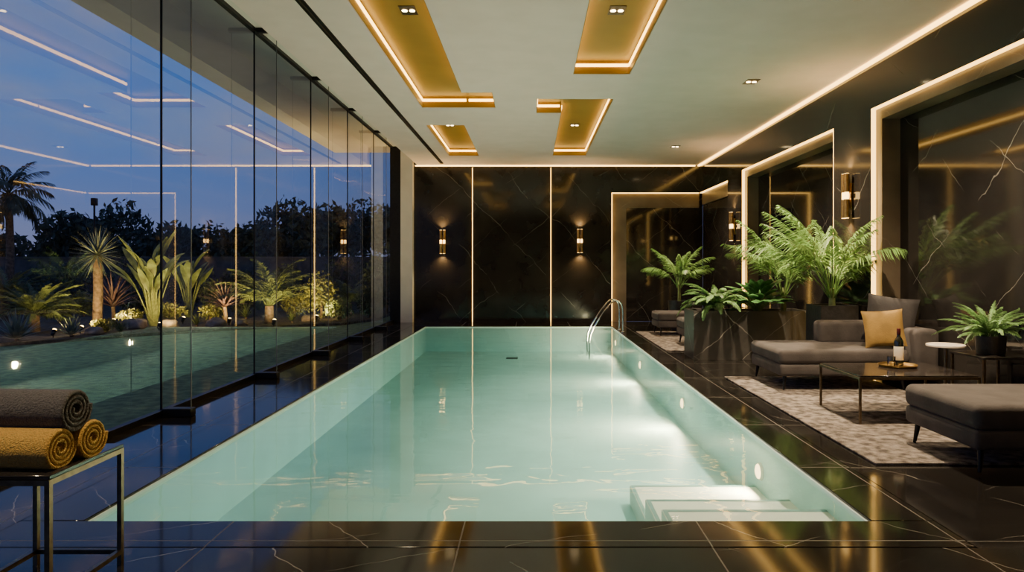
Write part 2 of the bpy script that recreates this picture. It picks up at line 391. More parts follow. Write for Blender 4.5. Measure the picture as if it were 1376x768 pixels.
for c, lab in coves:
    cx = sum((r[0]+r[2])/2 for r in c)/len(c); cy = sum((r[1]+r[3])/2 for r in c)/len(c)
    t = thing('ceiling_cove_light', lab, 'ceiling light', (cx, cy, CZ))
    xs2 = sorted({r[k] for r in c for k in (0, 2)}); ys2 = sorted({r[k] for r in c for k in (1, 3)})
    ins = lambda u, v, c=c: any(r[0] < u < r[2] and r[1] < v < r[3] for r in c)
    tray = MB(); ztop = CZ+.17
    strips = MB()
    cells = [(i, j) for i in range(len(xs2)-1) for j in range(len(ys2)-1) if ins((xs2[i]+xs2[i+1])/2, (ys2[j]+ys2[j+1])/2)]
    e = .004
    for i, j in cells:
        x0, x1, y0, y1 = xs2[i], xs2[i+1], ys2[j], ys2[j+1]
        tray.add([(x0, y0, ztop), (x1, y0, ztop), (x1, y1, ztop), (x0, y1, ztop)], [(0, 1, 2, 3)])
        st = (CZ+.095, CZ+.130); w = .02
        if (i-1, j) not in cells:
            tray.box((x0+e, y0, CZ+.005), (x0+2*e, y1, ztop)); strips.box((x0+2*e, y0+.02, st[0]), (x0+w, y1-.02, st[1]))
        if (i+1, j) not in cells:
            tray.box((x1-2*e, y0, CZ+.005), (x1-e, y1, ztop)); strips.box((x1-w, y0+.02, st[0]), (x1-2*e, y1-.02, st[1]))
        if (i, j-1) not in cells:
            tray.box((x0, y0+e, CZ+.005), (x1, y0+2*e, ztop)); strips.box((x0+.02, y0+2*e, st[0]), (x1-.02, y0+w, st[1]))
        if (i, j+1) not in cells:
            tray.box((x0, y1-2*e, CZ+.005), (x1, y1-e, ztop)); strips.box((x0+.02, y1-w, st[0]), (x1-.02, y1-2*e, st[1]))
    tray.build('tray', 'gold', t, smooth=False); strips.build('light_strip', 'led', t, smooth=False)

# ceiling slot diffuser
t = thing('air_vent', 'long black linear air slot in the ceiling beside the glass wall', 'air vent', (-2.12, 8, CZ))
MB().box((-2.16, YF+.5, CZ-.006), (-2.08, 16.2, CZ)).build('slot', 'black', t, smooth=False)
MB().box((-2.125, YF+.5, CZ-.012), (-2.115, 16.2, CZ-.006)).build('divider', 'bronze', t, smooth=False)

# LED runs
def led(a, b, lab, mat='ledwall'):
    o = MB().box(a, b).build('led_strip', mat, smooth=False); tag(o, lab, 'light strip'); return o
led((XW-.055, YF+.1, CZ-.028), (XW-.001, YB-.03, CZ-.001), 'long warm light strip where the ceiling meets the right wall', 'ledcove')
led((-2.80, YB-.05, CZ-.028), (XW-.12, YB-.001, CZ-.001), 'warm light strip where the ceiling meets the back wall', 'ledcove')
led((-1.430, YB-.028, 0.001), (-1.415, YB-.001, CZ-.06), 'left of two vertical light strips on the back wall')
led((.465, YB-.028, 0.001), (.480, YB-.001, CZ-.06), 'right of two vertical light strips on the back wall, at the middle')

# lit wall frames
def frame(lab, a0, a1, h, mp, loc, depth, bw, left=True, right=True, top=True, bandL=True, bandR=True, strip=.018, panel='mirror', tcut=0.):
    """a along the wall, c into the wall, z up"""
    t = thing('illuminated_wall_frame', lab, 'wall frame', loc)
    def B(x0, x1, c0, c1, z0, z1):
        p = mp(x0, c0, z0); q = mp(x1, c1, z1)
        return MB().box([min(p[i], q[i]) for i in range(3)], [max(p[i], q[i]) for i in range(3)])
    e = .002
    if left: B(a0+e, a0+strip, .0, .05, .01, h-e).build('light_strip', 'ledwall', t, smooth=False)
    if right: B(a1-strip, a1-e, .0, .05, .01, h-e).build('light_strip', 'ledwall', t, smooth=False)
    if top: B(a0+strip+e, a1-strip-e-tcut, .0, .05, h-strip, h-e).build('light_strip', 'ledwall', t, smooth=False)
    L0 = a0+bw if bandL else a0+e; R0 = a1-bw if bandR else a1-e
    if bandL: B(a0+e, L0, .055, depth, 0.002, h-e).build('marble_band', 'band', t, smooth=False)
    if bandR: B(R0, a1-e, .055, depth, 0.002, h-e).build('marble_band', 'band', t, smooth=False)
    B(L0, R0-tcut, .055, depth, h-bw, h-e).build('marble_band', 'band', t, smooth=False)
    B(a0+e, a1-e, depth, depth+.02, 0.002, h-e).build('polished_panel', panel, t, smooth=False)
    return t
mpR = lambda a, c, z: (XW+c, a, z)
mpB = lambda a, c, z: (a, YB+c, z)
frame('large lit niche on the right wall behind the sofa and cushions', 4.0, 8.18, 3.23, mpR, (XW, 6.1, 0), .27, .15)
frame('middle lit niche on the right wall behind the planter palms', 9.19, 13.19, 3.2, mpR, (XW, 11.2, 0), .27, .15)
frame('lit frame on the back wall turning into the right corner', 1.94, XW+.10, 3.12, mpB, (3, YB, 0), .10, .36, right=False, bandR=False, tcut=.102)
frame('short lit frame on the right wall next to the back corner', 14.15, YB+.10, 3.12, mpR, (XW, 15.3, 0), .10, .30, left=False, right=False, bandL=False, bandR=False, tcut=.102)

# ------------------------------------------------------------------ glass wall
GT = CZ+.42
yc = [YF, 6.14, 8.2, 10.3, 12.36, 14.4, 16.27]
wn = ['nearest wide glass pane beside the towel table', 'second glass pane from the camera in the left glass wall', 'third glass pane from the camera in the left glass wall',
      'fourth glass pane from the camera in the left glass wall', 'fifth glass pane from the camera in the left glass wall', 'last glass pane next to the back wall column']
for i in range(6):
    a, b = yc[i], yc[i+1]
    t = thing('window_%d' % (i+1), wn[i], 'window', (XG, b, 0), kind='structure')
    MB().add([(XG, a+.006, .05), (XG, b-.006, .05), (XG, b-.006, GT-.03), (XG, a+.006, GT-.03)], [(0, 1, 2, 3)]).build('pane', 'glass', t, smooth=False)
    MB().box((XG-.03, a+.004, 0), (XG+.03, b-.004, .055)).build('bottom_rail', 'black', t, smooth=False)
    MB().box((XG-.03, a+.004, GT-.04), (XG+.03, b-.004, GT)).build('top_rail', 'black', t, smooth=False)
    if i < 5:
        MB().add([(XG+.012, b, .07), (XF-.004, b, .07), (XF-.004, b, GT-.05), (XG+.012, b, GT-.05)], [(0, 1, 2, 3)]).build('glass_fin', 'fin', t, smooth=False)
        MB().box((XF-.003, b-.005, .07), (XF+.003, b+.005, GT-.05)).build('fin_edge', 'post', t, smooth=False)
        MB().box((XG-.006, b-.006, .05), (XG+.010, b+.006, GT-.04)).build('joint', 'black', t, smooth=False)
        MB().rbox((XG+.03, b-.05, 0), (XF+.02, b+.05, .075), .006, 1).build('fin_shoe', 'black', t)
        MB().rbox((XG+.03, b-.035, GT-.05), (XF+.03, b+.035, GT), .006, 1).build('fin_cap', 'black', t)

# ------------------------------------------------------------------ pool
t = thing('swimming_pool', 'long rectangular pool basin with pale aqua plaster walls', 'swimming pool', ((XL+XR)/2, (Y0+Y1)/2, PD))
b = MB(); w = .012
b.box((XL-.1, Y0-.1, PD-.1), (XR+.1, Y1+.1, PD)); b.box((XL-.1, Y0-.1, PD), (XL+w, Y1+.1, -.065)); b.box((XR-w, Y0-.1, PD), (XR+.1, Y1+.1, -.065))
b.box((XL+w, Y0-.1, PD), (XR-w, Y0+w, -.065)); b.box((XL+w, Y1-w, PD), (XR-w, Y1+.1, -.065))
b.build('basin', 'pool', t, smooth=False)
ed = MB()
ed.box((XL, Y0, -.066), (XL+w, Y1, -.012)); ed.box((XR-w, Y0, -.066), (XR, Y1, -.012)); ed.box((XL+w, Y1-w, -.066), (XR-w, Y1, -.012)); ed.box((XL+w, Y0, -.066), (XR-w, Y0+w, -.012))
ed.build('rim', 'pool', t, smooth=False)
for k, (z, ya, yb) in enumerate([(-.13, Y0+w, 4.15), (-.27, 4.15, 4.74), (-.41, 4.74, 5.48)]):
    st = MB().rbox((.79, ya, PD), (XR-w, yb, z), .004, 1).build('step', 'poolstep', t)
    nm = MB(); nm.box((.797, yb-.04, z-.001), (XR-w-.002, yb-.005, z+.002)); nm.box((.797, ya+.006, z-.001), (.822, yb-.04, z+.002))  # shade along the tread edges, painted as thin dark strips
    n_ = nm.build('step_shade_line', 'step_shade', t, smooth=False); n_.parent = st; n_.location = (0, 0, 0)
MB().rbox((-.52, 14.0, PD), (-.28, 14.24, PD+.012), .004, 1).build('floor_drain', 'black', t)
q = .0015
o = MB().box((XL+w+q, Y0+w+q, PD+q), (XR-w-q, Y1-w-q, -.028)).build('pool_water', 'water', smooth=False)
o.data.materials.append(M['waterside'])
for p in o.data.polygons: p.material_index = 0 if p.normal.z > .5 else 1
tag(o, 'still turquoise water filling the pool', 'water', kind='stuff')
# underwater lights
def pool_light(x, y, z, nrm, lab, e=60, el=-.02):
    t = thing('underwater_light', lab, 'pool light', (x, y, z), 'underwater pool lights'); n = Vector(nrm); p = Vector((x, y, z))
    MB().cyl(p, p+n*.018, .070, .062, 28).build('rim', 'poolstep', t)
    MB().lathe([(.002, .018), (.056, .018), (.052, .026), (.034, .034), (.002, .038)], (0, 0, 0), 28).xf(Matrix.Translation(p) @ n.to_track_quat('Z', 'Y').to_matrix().to_4x4()).build('lens', 'poollens', t)
    lamp('AREA', 'bulb', p+n*.05, e, (1., .70, .37), t, aim=n+Vector((0, 0, el)), shape='DISK', size=.12)
for y, z, e, lab in [(5.32, -.25, 44, 'round underwater light beside the pool steps'), (8.0, -.26, 92, 'second underwater light from the steps on the right pool wall'),
                  (11.1, -.26, 80, 'third underwater light from the steps on the right pool wall'), (14.3, -.26, 54, 'farthest underwater light on the right pool wall, below the handrails')]:
    pool_light(XR-w-.002, y, z, (-1, 0, 0), lab, e)
# handrails
def rail(y, lab):
    t = thing('pool_handrail', lab, 'handrail', (1.86, y, 0), 'pool handrails')
    P = [(1.95, .0), (1.95, .35), (1.945, .48), (1.925, .57), (1.88, .625), (1.81, .645), (1.74, .625), (1.67, .56), (1.54, .39), (1.42, .21), (1.33, .06), (1.28, -.06), (1.265, -.2), (1.265, -.54)]
    P = [(x-.09, z) for x, z in P]
    pts = []
    for i in range(len(P)-1):
        for k in range(3):
            f = k/3; pts.append((P[i][0]*(1-f)+P[i+1][0]*f, y, P[i][1]*(1-f)+P[i+1][1]*f))
    pts.append((P[-1][0], y, P[-1][1]))
    MB().tube(pts, .017, 12).build('rail', 'chrome', t)
    MB().lathe([(.045, .003), (.045, .012), (.028, .025), (.018, .03)], (1.86, y, 0), 20).build('floor_flange', 'chrome', t)
rail(13.85, 'nearer of the two curved steel handrails at the pool edge'); rail(14.4, 'farther of the two curved steel handrails at the pool edge')

# ------------------------------------------------------------------ downlights
def downlight(x, y, z, lab, e, grp, aim=(0, 0, -1)):
    t = thing('downlight', lab, 'downlight', (x, y, z), grp)
    MB().rbox((x-.085, y-.12, z-.008), (x+.085, y+.12, z), .003, 1).build('plate', 'bronze', t)
    for s in (-1, 1):
        MB().cyl((x+.038*s, y, z-.012), (x+.038*s, y, z-.008), .028, .028, 16).build('lens', 'lamp', t)
    lamp('SPOT', 'bulb', (x, y, z-.05), e, (1., .76, .48), t, aim=aim, spot_size=R(125), spot_blend=.9, shadow_soft_size=.06)
downlight(-1.25, 6.94, CZ+.17, 'square twin downlight in the large left L-shaped recess', 60, 'cove downlights')
downlight(.87, 6.94, CZ+.17, 'twin downlight in the near right rectangular recess', 110, 'cove downlights')
downlight(-1.5, 12.6, CZ+.17, 'twin downlight in the small far left recess', 60, 'cove downlights')
downlight(.80, 12.6, CZ+.17, 'twin downlight in the far right L-shaped recess', 60, 'cove downlights')
downlight(2.9, 9.0, CZ, 'twin downlight in the plain ceiling above the planters', 1500, 'lounge downlights')
downlight(2.93, 13.9, CZ, 'farthest small downlight in the plain ceiling near the back corner', 750, 'lounge downlights')
downlight(3.05, 5.6, CZ, 'twin downlight in the plain ceiling above the coffee table', 1250, 'lounge downlights')
downlight(-1.75, 2.2, CZ, 'added twin downlight out of view, brightening the towel table', 340, 'lounge downlights')  # added lamp, out of view, to brighten the towels

# ------------------------------------------------------------------ sconces
def make_sconce(lab):
    t = thing('wall_sconce', lab, 'wall lamp', (0, 0, 0), 'brass tube wall lamps')
    MB().rbox((-.05, -.02, -.16), (.05, 0, .16), .006, 2).build('back_plate', 'brass', t)
    MB().rbox((-.06, -.035, -.03), (.06, -.02, .03), .006, 2).build('bracket', 'brass', t)
    y = -.068
    for x, dz in ((-.039, -.0), (.039, .0)):
        MB().cyl((x, y, dz-.28), (x, y, dz-.045), .033, None, 20).build('tube', 'brass', t)
        MB().cyl((x, y, dz+.045), (x, y, dz+.28), .033, None, 20).build('tube', 'brass', t)
        MB().cyl((x, y, dz-.045), (x, y, dz+.045), .025, None, 16, caps=False).build('glowing_glass', 'sconce', t)
        MB().cyl((x, y, dz+.281), (x, y, dz+.284), .027, None, 16).build('light_end', 'sconce', t)
        MB().cyl((x, y, dz-.284), (x, y, dz-.281), .027, None, 16).build('light_end', 'sconce', t)
    for s in (-1, 1):
        lamp('SPOT', 'bulb', (0, -.08, .32*s), 60, (1., .60, .22), t, aim=(0, .12, s), spot_size=R(130), spot_blend=1., shadow_soft_size=.03)
    return t
s0 = make_sconce('brass tube wall lamp left of the light strips on the back wall'); s0.location = (-2.14, YB-.001, 1.93)
dup(s0, (1.17, YB-.001, 1.95), 0, 'brass tube wall lamp on the back wall between the middle strip and corner frame')
dup(s0, (XW-.001, 13.67, 2.14), -PI/2, 'farther brass tube wall lamp on the right wall, between two lit frames')
dup(s0, (XW-.001, 8.70, 2.24), -PI/2, 'nearest brass tube wall lamp on the right wall above the potted palm')

# ------------------------------------------------------------------ lounge
def rug(x0, x1, y0, y1, lab):
    o = MB().rbox((x0, y0, .0005), (x1, y1, .018), .008, 2).build('rug', 'rug'); tag(o, lab, 'rug')
rug(2.33, 4.0, 4.62, 8.25, 'mottled beige rug under the coffee table and sofa')
rug(2.13, 3.7, 10.8, 13.9, 'far mottled beige rug behind the stone planter')

def legs(t, x0, x1, y0, y1, h, m=.07, z0=.019):
    for x, sx in ((x0+m, -1), (x1-m, 1)):
        for y, sy in ((y0+m, -1), (y1-m, 1)):
            MB().cyl((x+sx*.02, y+sy*.02, z0), (x, y, h), .011, .022, 12).build('leg', 'black', t)
def ottoman(lab, x0, x1, y0, y1, z0=.019):
    t = thing('ottoman', lab, 'ottoman', ((x0+x1)/2, (y0+y1)/2, z0), 'velvet ottomans')
    MB().rbox((x0, y0, .17), (x1, y1, .30), .03, 3).build('base', 'velvet', t)
    MB().rbox((x0-.008, y0-.008, .295), (x1+.008, y1+.008, .46), .055, 5).build('cushion', 'velvet', t)
    legs(t, x0, x1, y0, y1, .18, z0=z0)
    return t
ottoman('large charcoal velvet ottoman in the right foreground', 2.84, 4.0, 4.35, 5.2)
ottoman('farthest charcoal velvet ottoman on the far rug near the back corner', 2.42, 3.5, 13.0, 13.75)
ottoman('charcoal velvet ottoman directly behind the stone planter', 2.55, 3.5, 11.2, 12.0)

SF = 7.28    # front of the sofa
t = thing('sofa', 'long low charcoal velvet chaise sofa on the rug before the wall niche', 'sofa', (3.3, 7.8, .019))
MB().rbox((2.66, SF+.01, .17), (4.05, 8.27, .30), .03, 3).build('base', 'velvet', t)
MB().rbox((2.65, SF, .295), (4.05, 8.28, .455), .055, 5).build('seat_cushion', 'velvet', t)
MB().rbox((3.40, 8.06, .42), (4.05, 8.28, .70), .06, 5).build('armrest', 'velvet', t)
MB().rbox((4.06, SF-.08, .20), (4.32, 7.97, .68), .06, 5).build('backrest', 'velvet', t)
legs(t, 2.66, 4.05, SF, 8.28, .18)

def pillow(w, h, th, n=16):
    vs = []; fs = []
    for side in (1, -1):
        o = len(vs)
        for i in range(n+1):
            for j in range(n+1):
                u = -1+2*i/n; v = -1+2*j/n
                b = max(0, (1-abs(u)**2.4)*(1-abs(v)**2.4))**.5
                pinch = 1-.07*(1-abs(u)**2)*abs(v)**3
                pin2 = 1-.07*(1-abs(v)**2)*abs(u)**3
                vs.append(Vector((u*w/2*pin2, side*th/2*b+side*.004, v*h/2*pinch)))
        for i in range(n):
            for j in range(n):
                a = o+i*(n+1)+j; q = (a, a+n+1, a+n+2, a+1); fs.append(q if side < 0 else q[::-1])
    m = MB(); m.add(vs, fs); return m
def cushion(lab, mat, w, h, th, loc, rz, tilt, roll=0):
    m = pillow(w, h, th).xf(Matrix.Rotation(rz, 4, 'Z') @ Matrix.Rotation(tilt, 4, 'X') @ Matrix.Rotation(roll, 4, 'Y'))
    zmin = min(v.z for v in m.v)
    m.xf(Matrix.Translation(-Vector((0, 0, zmin))))
    o = m.build('throw_pillow', mat, ang=60); o.location = loc
    tag(o, lab, 'cushion'); return o
cushion('mustard yellow cushion leaning on the sofa in front of a dark pillow', 'mustard', .41, .41, .12, (3.83, 7.42, .456), R(-20), R(-16), R(-5))
cushion('large dark charcoal pillow against the sofa back behind the mustard cushion', 'velvet_dark', .52, .54, .14, (4.00, 7.61, .456), R(-32), R(-13), R(7))

# coffee table
t = thing('coffee_table', 'low rectangular coffee table with dark top and thin brass frame', 'table', (3.27, 6.12, .019))
x0, x1, y0, y1 = 2.76, 3.78, 5.74, 6.54
MB().rbox((x0+.012, y0+.012, .405), (x1-.012, y1-.012, .425), .003, 1).build('tabletop', 'tabletop', t)
fr = MB()
for a, b in (((x0, y0), (x1, y0+.018)), ((x0, y1-.018), (x1, y1)), ((x0, y0+.018), (x0+.018, y1-.018)), ((x1-.018, y0+.018), (x1, y1-.018))): fr.box((a[0], a[1], .392), (b[0], b[1], .412))
fr.build('frame', 'bronze', t, smooth=False)
for x in (x0, x1-.018):
    for y in (y0, y1-.018): MB().box((x, y, .019), (x+.018, y+.018, .392)).build('leg', 'bronze', t, smooth=False)
t = thing('serving_tray', 'round gold tray on the coffee table', 'tray', (3.37, 6.28, .425))
MB().lathe([(.05, .0), (.15, .0), (.155, .004), (.165, .022), (.16, .022), (.148, .008), (.05, .008)], (3.37, 6.28, .4255), 36).build('dish', 'brass', t)
bl = (3.385, 6.29, .434)
t = thing('wine_bottle', 'dark wine bottle standing on the gold tray', 'bottle', bl)
MB().lathe([(.02, .004), (.036, 0), (.041, .006), (.041, .20), (.037, .228), (.022, .255), (.0155, .27), (.0155, .325)], bl, 28).build('body', 'bottle', t)
MB().lathe([(.0413, .05), (.0416, .051), (.0416, .175), (.0413, .176)], bl, 28).build('paper_label', 'paper', t)
MB().lathe([(.0162, .282), (.0168, .283), (.0168, .337), (.015, .34)], bl, 24).build('foil_cap', 'foil', t)
o = MB().lathe([(.004, 0), (.028, .0), (.033, .004), (.037, .09), (.035, .09), (.031, .008), (.004, .007)], (0, 0, 0), 28).build('drinking_glass', 'tumbler')
o.location = (3.29, 6.24, .4345); tag(o, 'small clear glass on the gold tray beside the bottle', 'glass')

# round side table
c = (4.03, 6.64, 0)
t = thing('round_side_table', 'small round pale side table beside the sofa', 'table', c)
MB().lathe([(.10, .0), (.165, .0), (.17, .006), (.17, .020), (.165, .025), (.1, .025)], (c[0], c[1], .565), 36).build('tabletop', 'white', t)
MB().cyl((c[0], c[1], .012), (c[0], c[1], .566), .018, None, 16).build('column', 'bronze', t)
MB().lathe([(.05, 0), (.13, 0), (.13, .01), (.03, .016)], (c[0], c[1], .0), 30).build('base', 'bronze', t)
# fern table
t = thing('side_table', 'dark square metal side table holding the potted fern', 'table', (4.05, 6.04, 0))
x0, x1, y0, y1, hz = 3.84, 4.3, 5.8, 6.28, .575
MB().rbox((x0, y0, hz-.025), (x1, y1, hz), .004, 1).build('tabletop', 'tabletop', t)
for x in (x0+.01, x1-.03):
    for y in (y0+.01, y1-.03): MB().box((x, y, .0), (x+.02, y+.02, hz-.025)).build('leg', 'bronze', t, smooth=False)
for y in (y0+.01, y1-.03): MB().box((x0+.03, y, .05), (x1-.03, y+.02, .07)).build('stretcher', 'bronze', t, smooth=False)

def pot_round(t, c, r, h, mat='pot', f=.72):
    MB().lathe([(r*.5, 0), (r*f, 0), (r*(f+.06), h*.08), (r, h*.95), (r, h), (r*.93, h), (r*.9, h*.86), (.01, h*.86)], c, 32).build('pot', mat, t)
    MB().lathe([(.005, 0), (r*.9, 0), (r*.9, .012), (.005, .02)], (c[0], c[1], c[2]+h*.86), 24).build('soil', 'soil', t)
def fernplant(mb, c, n, L, el0, el1, droop, nl, ll, lw, xmax=None, rr=.004, **kw):
    for i in range(n):
        az = 2*PI*i/n*1.618*2.3+random.uniform(-.25, .25); f = (i+.5)/n
        l = L*random.uniform(.75, 1.08)
        if xmax is not None:      # shorter fronds on the side of the wall
            room = (xmax-c[0])/max(.05, math.cos(az)) if math.cos(az) > .05 else 9
            l = min(l, max(.35*L, room*1.55))
        mb.frond((c[0]+.02*math.cos(az), c[1]+.02*math.sin(az), c[2]), az, el0+(el1-el0)*f, l, droop*random.uniform(.8, 1.2), nl, ll, lw, xmax, rr=rr, **kw)
    return mb
c = (4.05, 6.02, .576)
t = thing('potted_fern', 'green fern in a small black pot on the dark side table', 'potted plant', c)
pot_round(t, c, .12, .16, f=.86)
fernplant(MB(), (c[0], c[1], c[2]+.14), 36, .44, R(82), R(28), R(75), 22, .07, .015, xmax=4.33).build('foliage', 'fern', t)

# stone planter with plants
px0, px1, py0, py1, ph = 2.34, 4.02, 9.83, 10.45, .70
t = thing('stone_planter', 'long rough black stone planter box beside the sofa', 'planter', ((px0+px1)/2, (py0+py1)/2, 0))
b = MB().grid([px0, px0+.06, px1-.06, px1], [py0, py0+.06, py1-.06, py1], lambda u, v: not (px0+.06 < u < px1-.06 and py0+.06 < v < py1-.06), .0, ph, idm)
b.build('box', 'stone', t, smooth=False)
MB().box((px0+.061, py0+.061, .4), (px1-.061, py1-.061, ph-.05)).build('soil', 'soil', t, smooth=False)
zs = ph-.052
def plant(name, lab, cat, c, mb, mat, stem=None, grp=None):
    t = thing(name, lab, cat, c, grp); mb.build('foliage', mat, t, ang=60)
    if stem is not None: stem.build('stem', 'stem', t)
    return t
c = (2.72, 10.04, zs)
plant('sword_fern', 'bright green fern spilling over the left end of the stone planter', 'plant', c, fernplant(MB(), (c[0], c[1], c[2]+.07), 38, .62, R(82), R(30), R(104), 26, .11, .028, xmax=3.5), 'fern', MB().cyl(c, (c[0], c[1], c[2]+.1), .03, .02, 8))
c = (3.32, 10.04, zs); mb = MB(); st = MB()
for i in range(56):
    az = i*2.4; el = R(random.uniform(28, 86)); L = random.uniform(.18, .38)
    e = Vector(c)+Vector((math.cos(az)*math.cos(el), math.sin(az)*math.cos(el), math.sin(el)))*L
    st.tube([c, Vector(c).lerp(e, .5)+Vector((0, 0, .03)), e], .006, 5)
    mb.strap(e, az, el-.2, random.uniform(.22, .33), R(58), .15, 6, .3, 'broad')
plant('leafy_plant', 'broad leaved green plant in the middle of the stone planter', 'plant', c, mb, 'broad', st)
def areca(mb, c, n, L, xmax, droop=66, ll=.34, lw=.024):
    for i in range(n):
        az = i*2.399+random.uniform(-.3, .3); f = (i+.5)/n
        l = L*random.uniform(.8, 1.08)
        room = (xmax-c[0])/max(.05, math.cos(az)) if math.cos(az) > .05 else 9
        l = min(l, max(.5*L, room*1.9))
        mb.frond((c[0]+.04*math.cos(az), c[1]+.04*math.sin(az), c[2]), az, R(88-36*f), l, R(droop)*random.uniform(.75, 1.25), 30, ll, lw, xmax, rr=.007, start=.30, sag=.42, vlift=.32)
    return mb
c = (3.76, 10.18, zs)
plant('areca_palm', 'feathery palm rising from the right end of the stone planter', 'palm', c, areca(MB(), (c[0], c[1], c[2]+.26), 17, 1.3, 4.05, 60, .30), 'palm', MB().cyl(c, (c[0], c[1], c[2]+.38), .045, .03, 10))
# square pot with palm
c = (3.79, 8.62, 0)
t = thing('square_planter', 'tall square black planter holding the nearest palm, behind the sofa', 'planter', c)
MB().grid([c[0]-.23, c[0]-.20, c[0]+.20, c[0]+.23], [c[1]-.23, c[1]-.2, c[1]+.2, c[1]+.23], lambda u, v: not (abs(u-c[0]) < .2 and abs(v-c[1]) < .2), 0, .86, idm).build('box', 'pot', t, smooth=False)
MB().box((c[0]-.199, c[1]-.199, .5), (c[0]+.199, c[1]+.199, .81)).build('soil', 'soil', t, smooth=False)
c = (3.78, 8.58, .812)
plant('areca_palm', 'lush feathery palm in the square black planter behind the sofa', 'palm', c, areca(MB(), (c[0], c[1], c[2]+.14), 26, 1.38, 4.05, 62), 'palm', MB().cyl(c, (c[0], c[1], c[2]+.25), .045, .03, 10))
# far palm
c = (3.12, 14.4, 0)
t = thing('potted_palm', 'far potted palm in the back right corner before the lit frame', 'potted plant', c)
pot_round(t, c, .24, .62)
MB().cyl((c[0], c[1], .53), (c[0], c[1], .95), .04, .03, 10).build('stem', 'stem', t)
areca(MB(), (c[0], c[1], .88), 16, .98, 4.05, 72, .25, .03).build('foliage', 'palm', t)

# ------------------------------------------------------------------ towel table
t = thing('towel_table', 'small dark metal frame table at the left edge holding rolled towels', 'table', (-2.05, 2.86, 0))
x0, x1, y0, y1, hz = -2.25, -1.85, 2.62, 3.10, .545
MB().rbox((x0, y0, hz-.018), (x1, y1, hz), .003, 1).build('tabletop', 'tabletop', t)
fr = MB(); q = .020
for (a, b) in (((x0, y0), (x1, y0+q)), ((x0, y1-q), (x1, y1)), ((x0, y0+q), (x0+q, y1-q)), ((x1-q, y0+q), (x1, y1-q))): fr.box((a[0], a[1], hz-.04), (b[0], b[1], hz-.018))
fr.build('frame', 'bronze', t, smooth=False)
for x in (x0, x1-q):
    for y in (y0, y1-q): MB().box((x, y, 0), (x+q, y+q, hz-.04)).build('leg', 'bronze', t, smooth=False)
for (a, b) in (((x0+q, y0), (x1-q, y0+q)), ((x0+q, y1-q), (x1-q, y1)), ((x0, y0+q), (x0+q, y1-q)), ((x1-q, y0+q), (x1, y1-q))):
    MB().box((a[0], a[1], .05), (b[0], b[1], .07)).build('stretcher', 'bronze', t, smooth=False)
def towel(lab, mat, c, rz, r=.074, L=.42, turns=3.6):
    mb = MB(); pitch = r/(turns+.35); vs = []; fs = []; n = int(turns*40)
    NL = 26
    for i in range(n+1):
        th = 2*PI*turns*i/n; ri = pitch*.35+pitch*th/(2*PI); ro = ri+pitch*.86; md = (ri+ro)/2; ca, sa = math.cos(th+2.6), math.sin(th+2.6)
        h = L/2; ins = .007
        prof = [((ri*2+md)/3, -h+ins*.3), (ri, -h+ins), (ri, h-ins), ((ri*2+md)/3, h-ins*.3), (md, h), ((ro*2+md)/3, h-ins*.3), (ro, h-ins)]
        for q_ in range(1, NL): prof.append((ro, (h-ins)*(1-2*q_/NL)))
        prof += [(ro, -h+ins), ((ro*2+md)/3, -h+ins*.3), (md, -h)]
        for rr, x in prof:
            j_ = noise.noise(Vector((x*90, rr*ca*90, rr*sa*90)))*.0013
            vs.append(Vector((x+j_, (rr+j_)*ca, (rr+j_)*sa)))
    k = len(prof)
    for i in range(n):
        for j in range(k): fs.append((i*k+j, i*k+(j+1) % k, (i+1)*k+(j+1) % k, (i+1)*k+j))
    fs += [tuple(range(k)), tuple(range(n*k, n*k+k))]
    mb.add(vs, fs); mb.xf(Matrix.Rotation(rz, 4, 'Z'))
    o = mb.build('rolled_towel', mat, ang=60); tag(o, lab, 'towel', 'rolled towels on the table')
    o.location = c
    return o
towel('front gold rolled towel, lower left of the stack', 'towel_gold', (-2.085, 2.742, .624), R(-4))
towel('rear gold rolled towel, lower right of the stack', 'towel_gold', (-2.06, 2.908, .624), R(-5))
towel('dark grey rolled towel on top of two gold towels', 'towel_grey', (-2.075, 2.82, .762), R(-4), .078)

# ------------------------------------------------------------------ garden
def gp(px, Y): return (px-714)*Y/F
def zz(py, Y): return H-(py-357)*Y/F
struct(MB().box((-60, -10, -.75), (XG-.065, 70, -.03)).build('lawn', 'lawn', smooth=False), 'dark green lawn outside the glass wall', 'lawn')
bedp = [(-30, 9.5), (-9.6, 11.2), (-8.6, 12.2), (-7.6, 13.4), (-6.4, 14.6), (-5.2, 15.4), (-4.4, 15.8), (-3.9, 17.2), (-3.9, 24), (-30, 24)]
mb = MB(); n = len(bedp)
mb.add([(x, y, -.029) for x, y in bedp]+[(x, y, .03) for x, y in bedp], [tuple(range(n)), tuple(range(n, 2*n))]+[(i, (i+1) % n, n+(i+1) % n, n+i) for i in range(n)])
struct(mb.build('garden_bed', 'bed', smooth=False), 'planting bed of dark soil beyond the lawn', 'garden bed')
GZ = .031
t = thing('garden_wall', 'low dark garden wall behind the planting', 'garden wall', (-9, 23.2, 0))
MB().box((-26, 23.1, -.03), (-2.5, 23.3, 1.6)).build('wall_panel', 'fence', t, smooth=False)
MB().box((-26, 23.06, 1.6), (-2.5, 23.34, 1.66)).build('cap', 'fence', t, smooth=False)

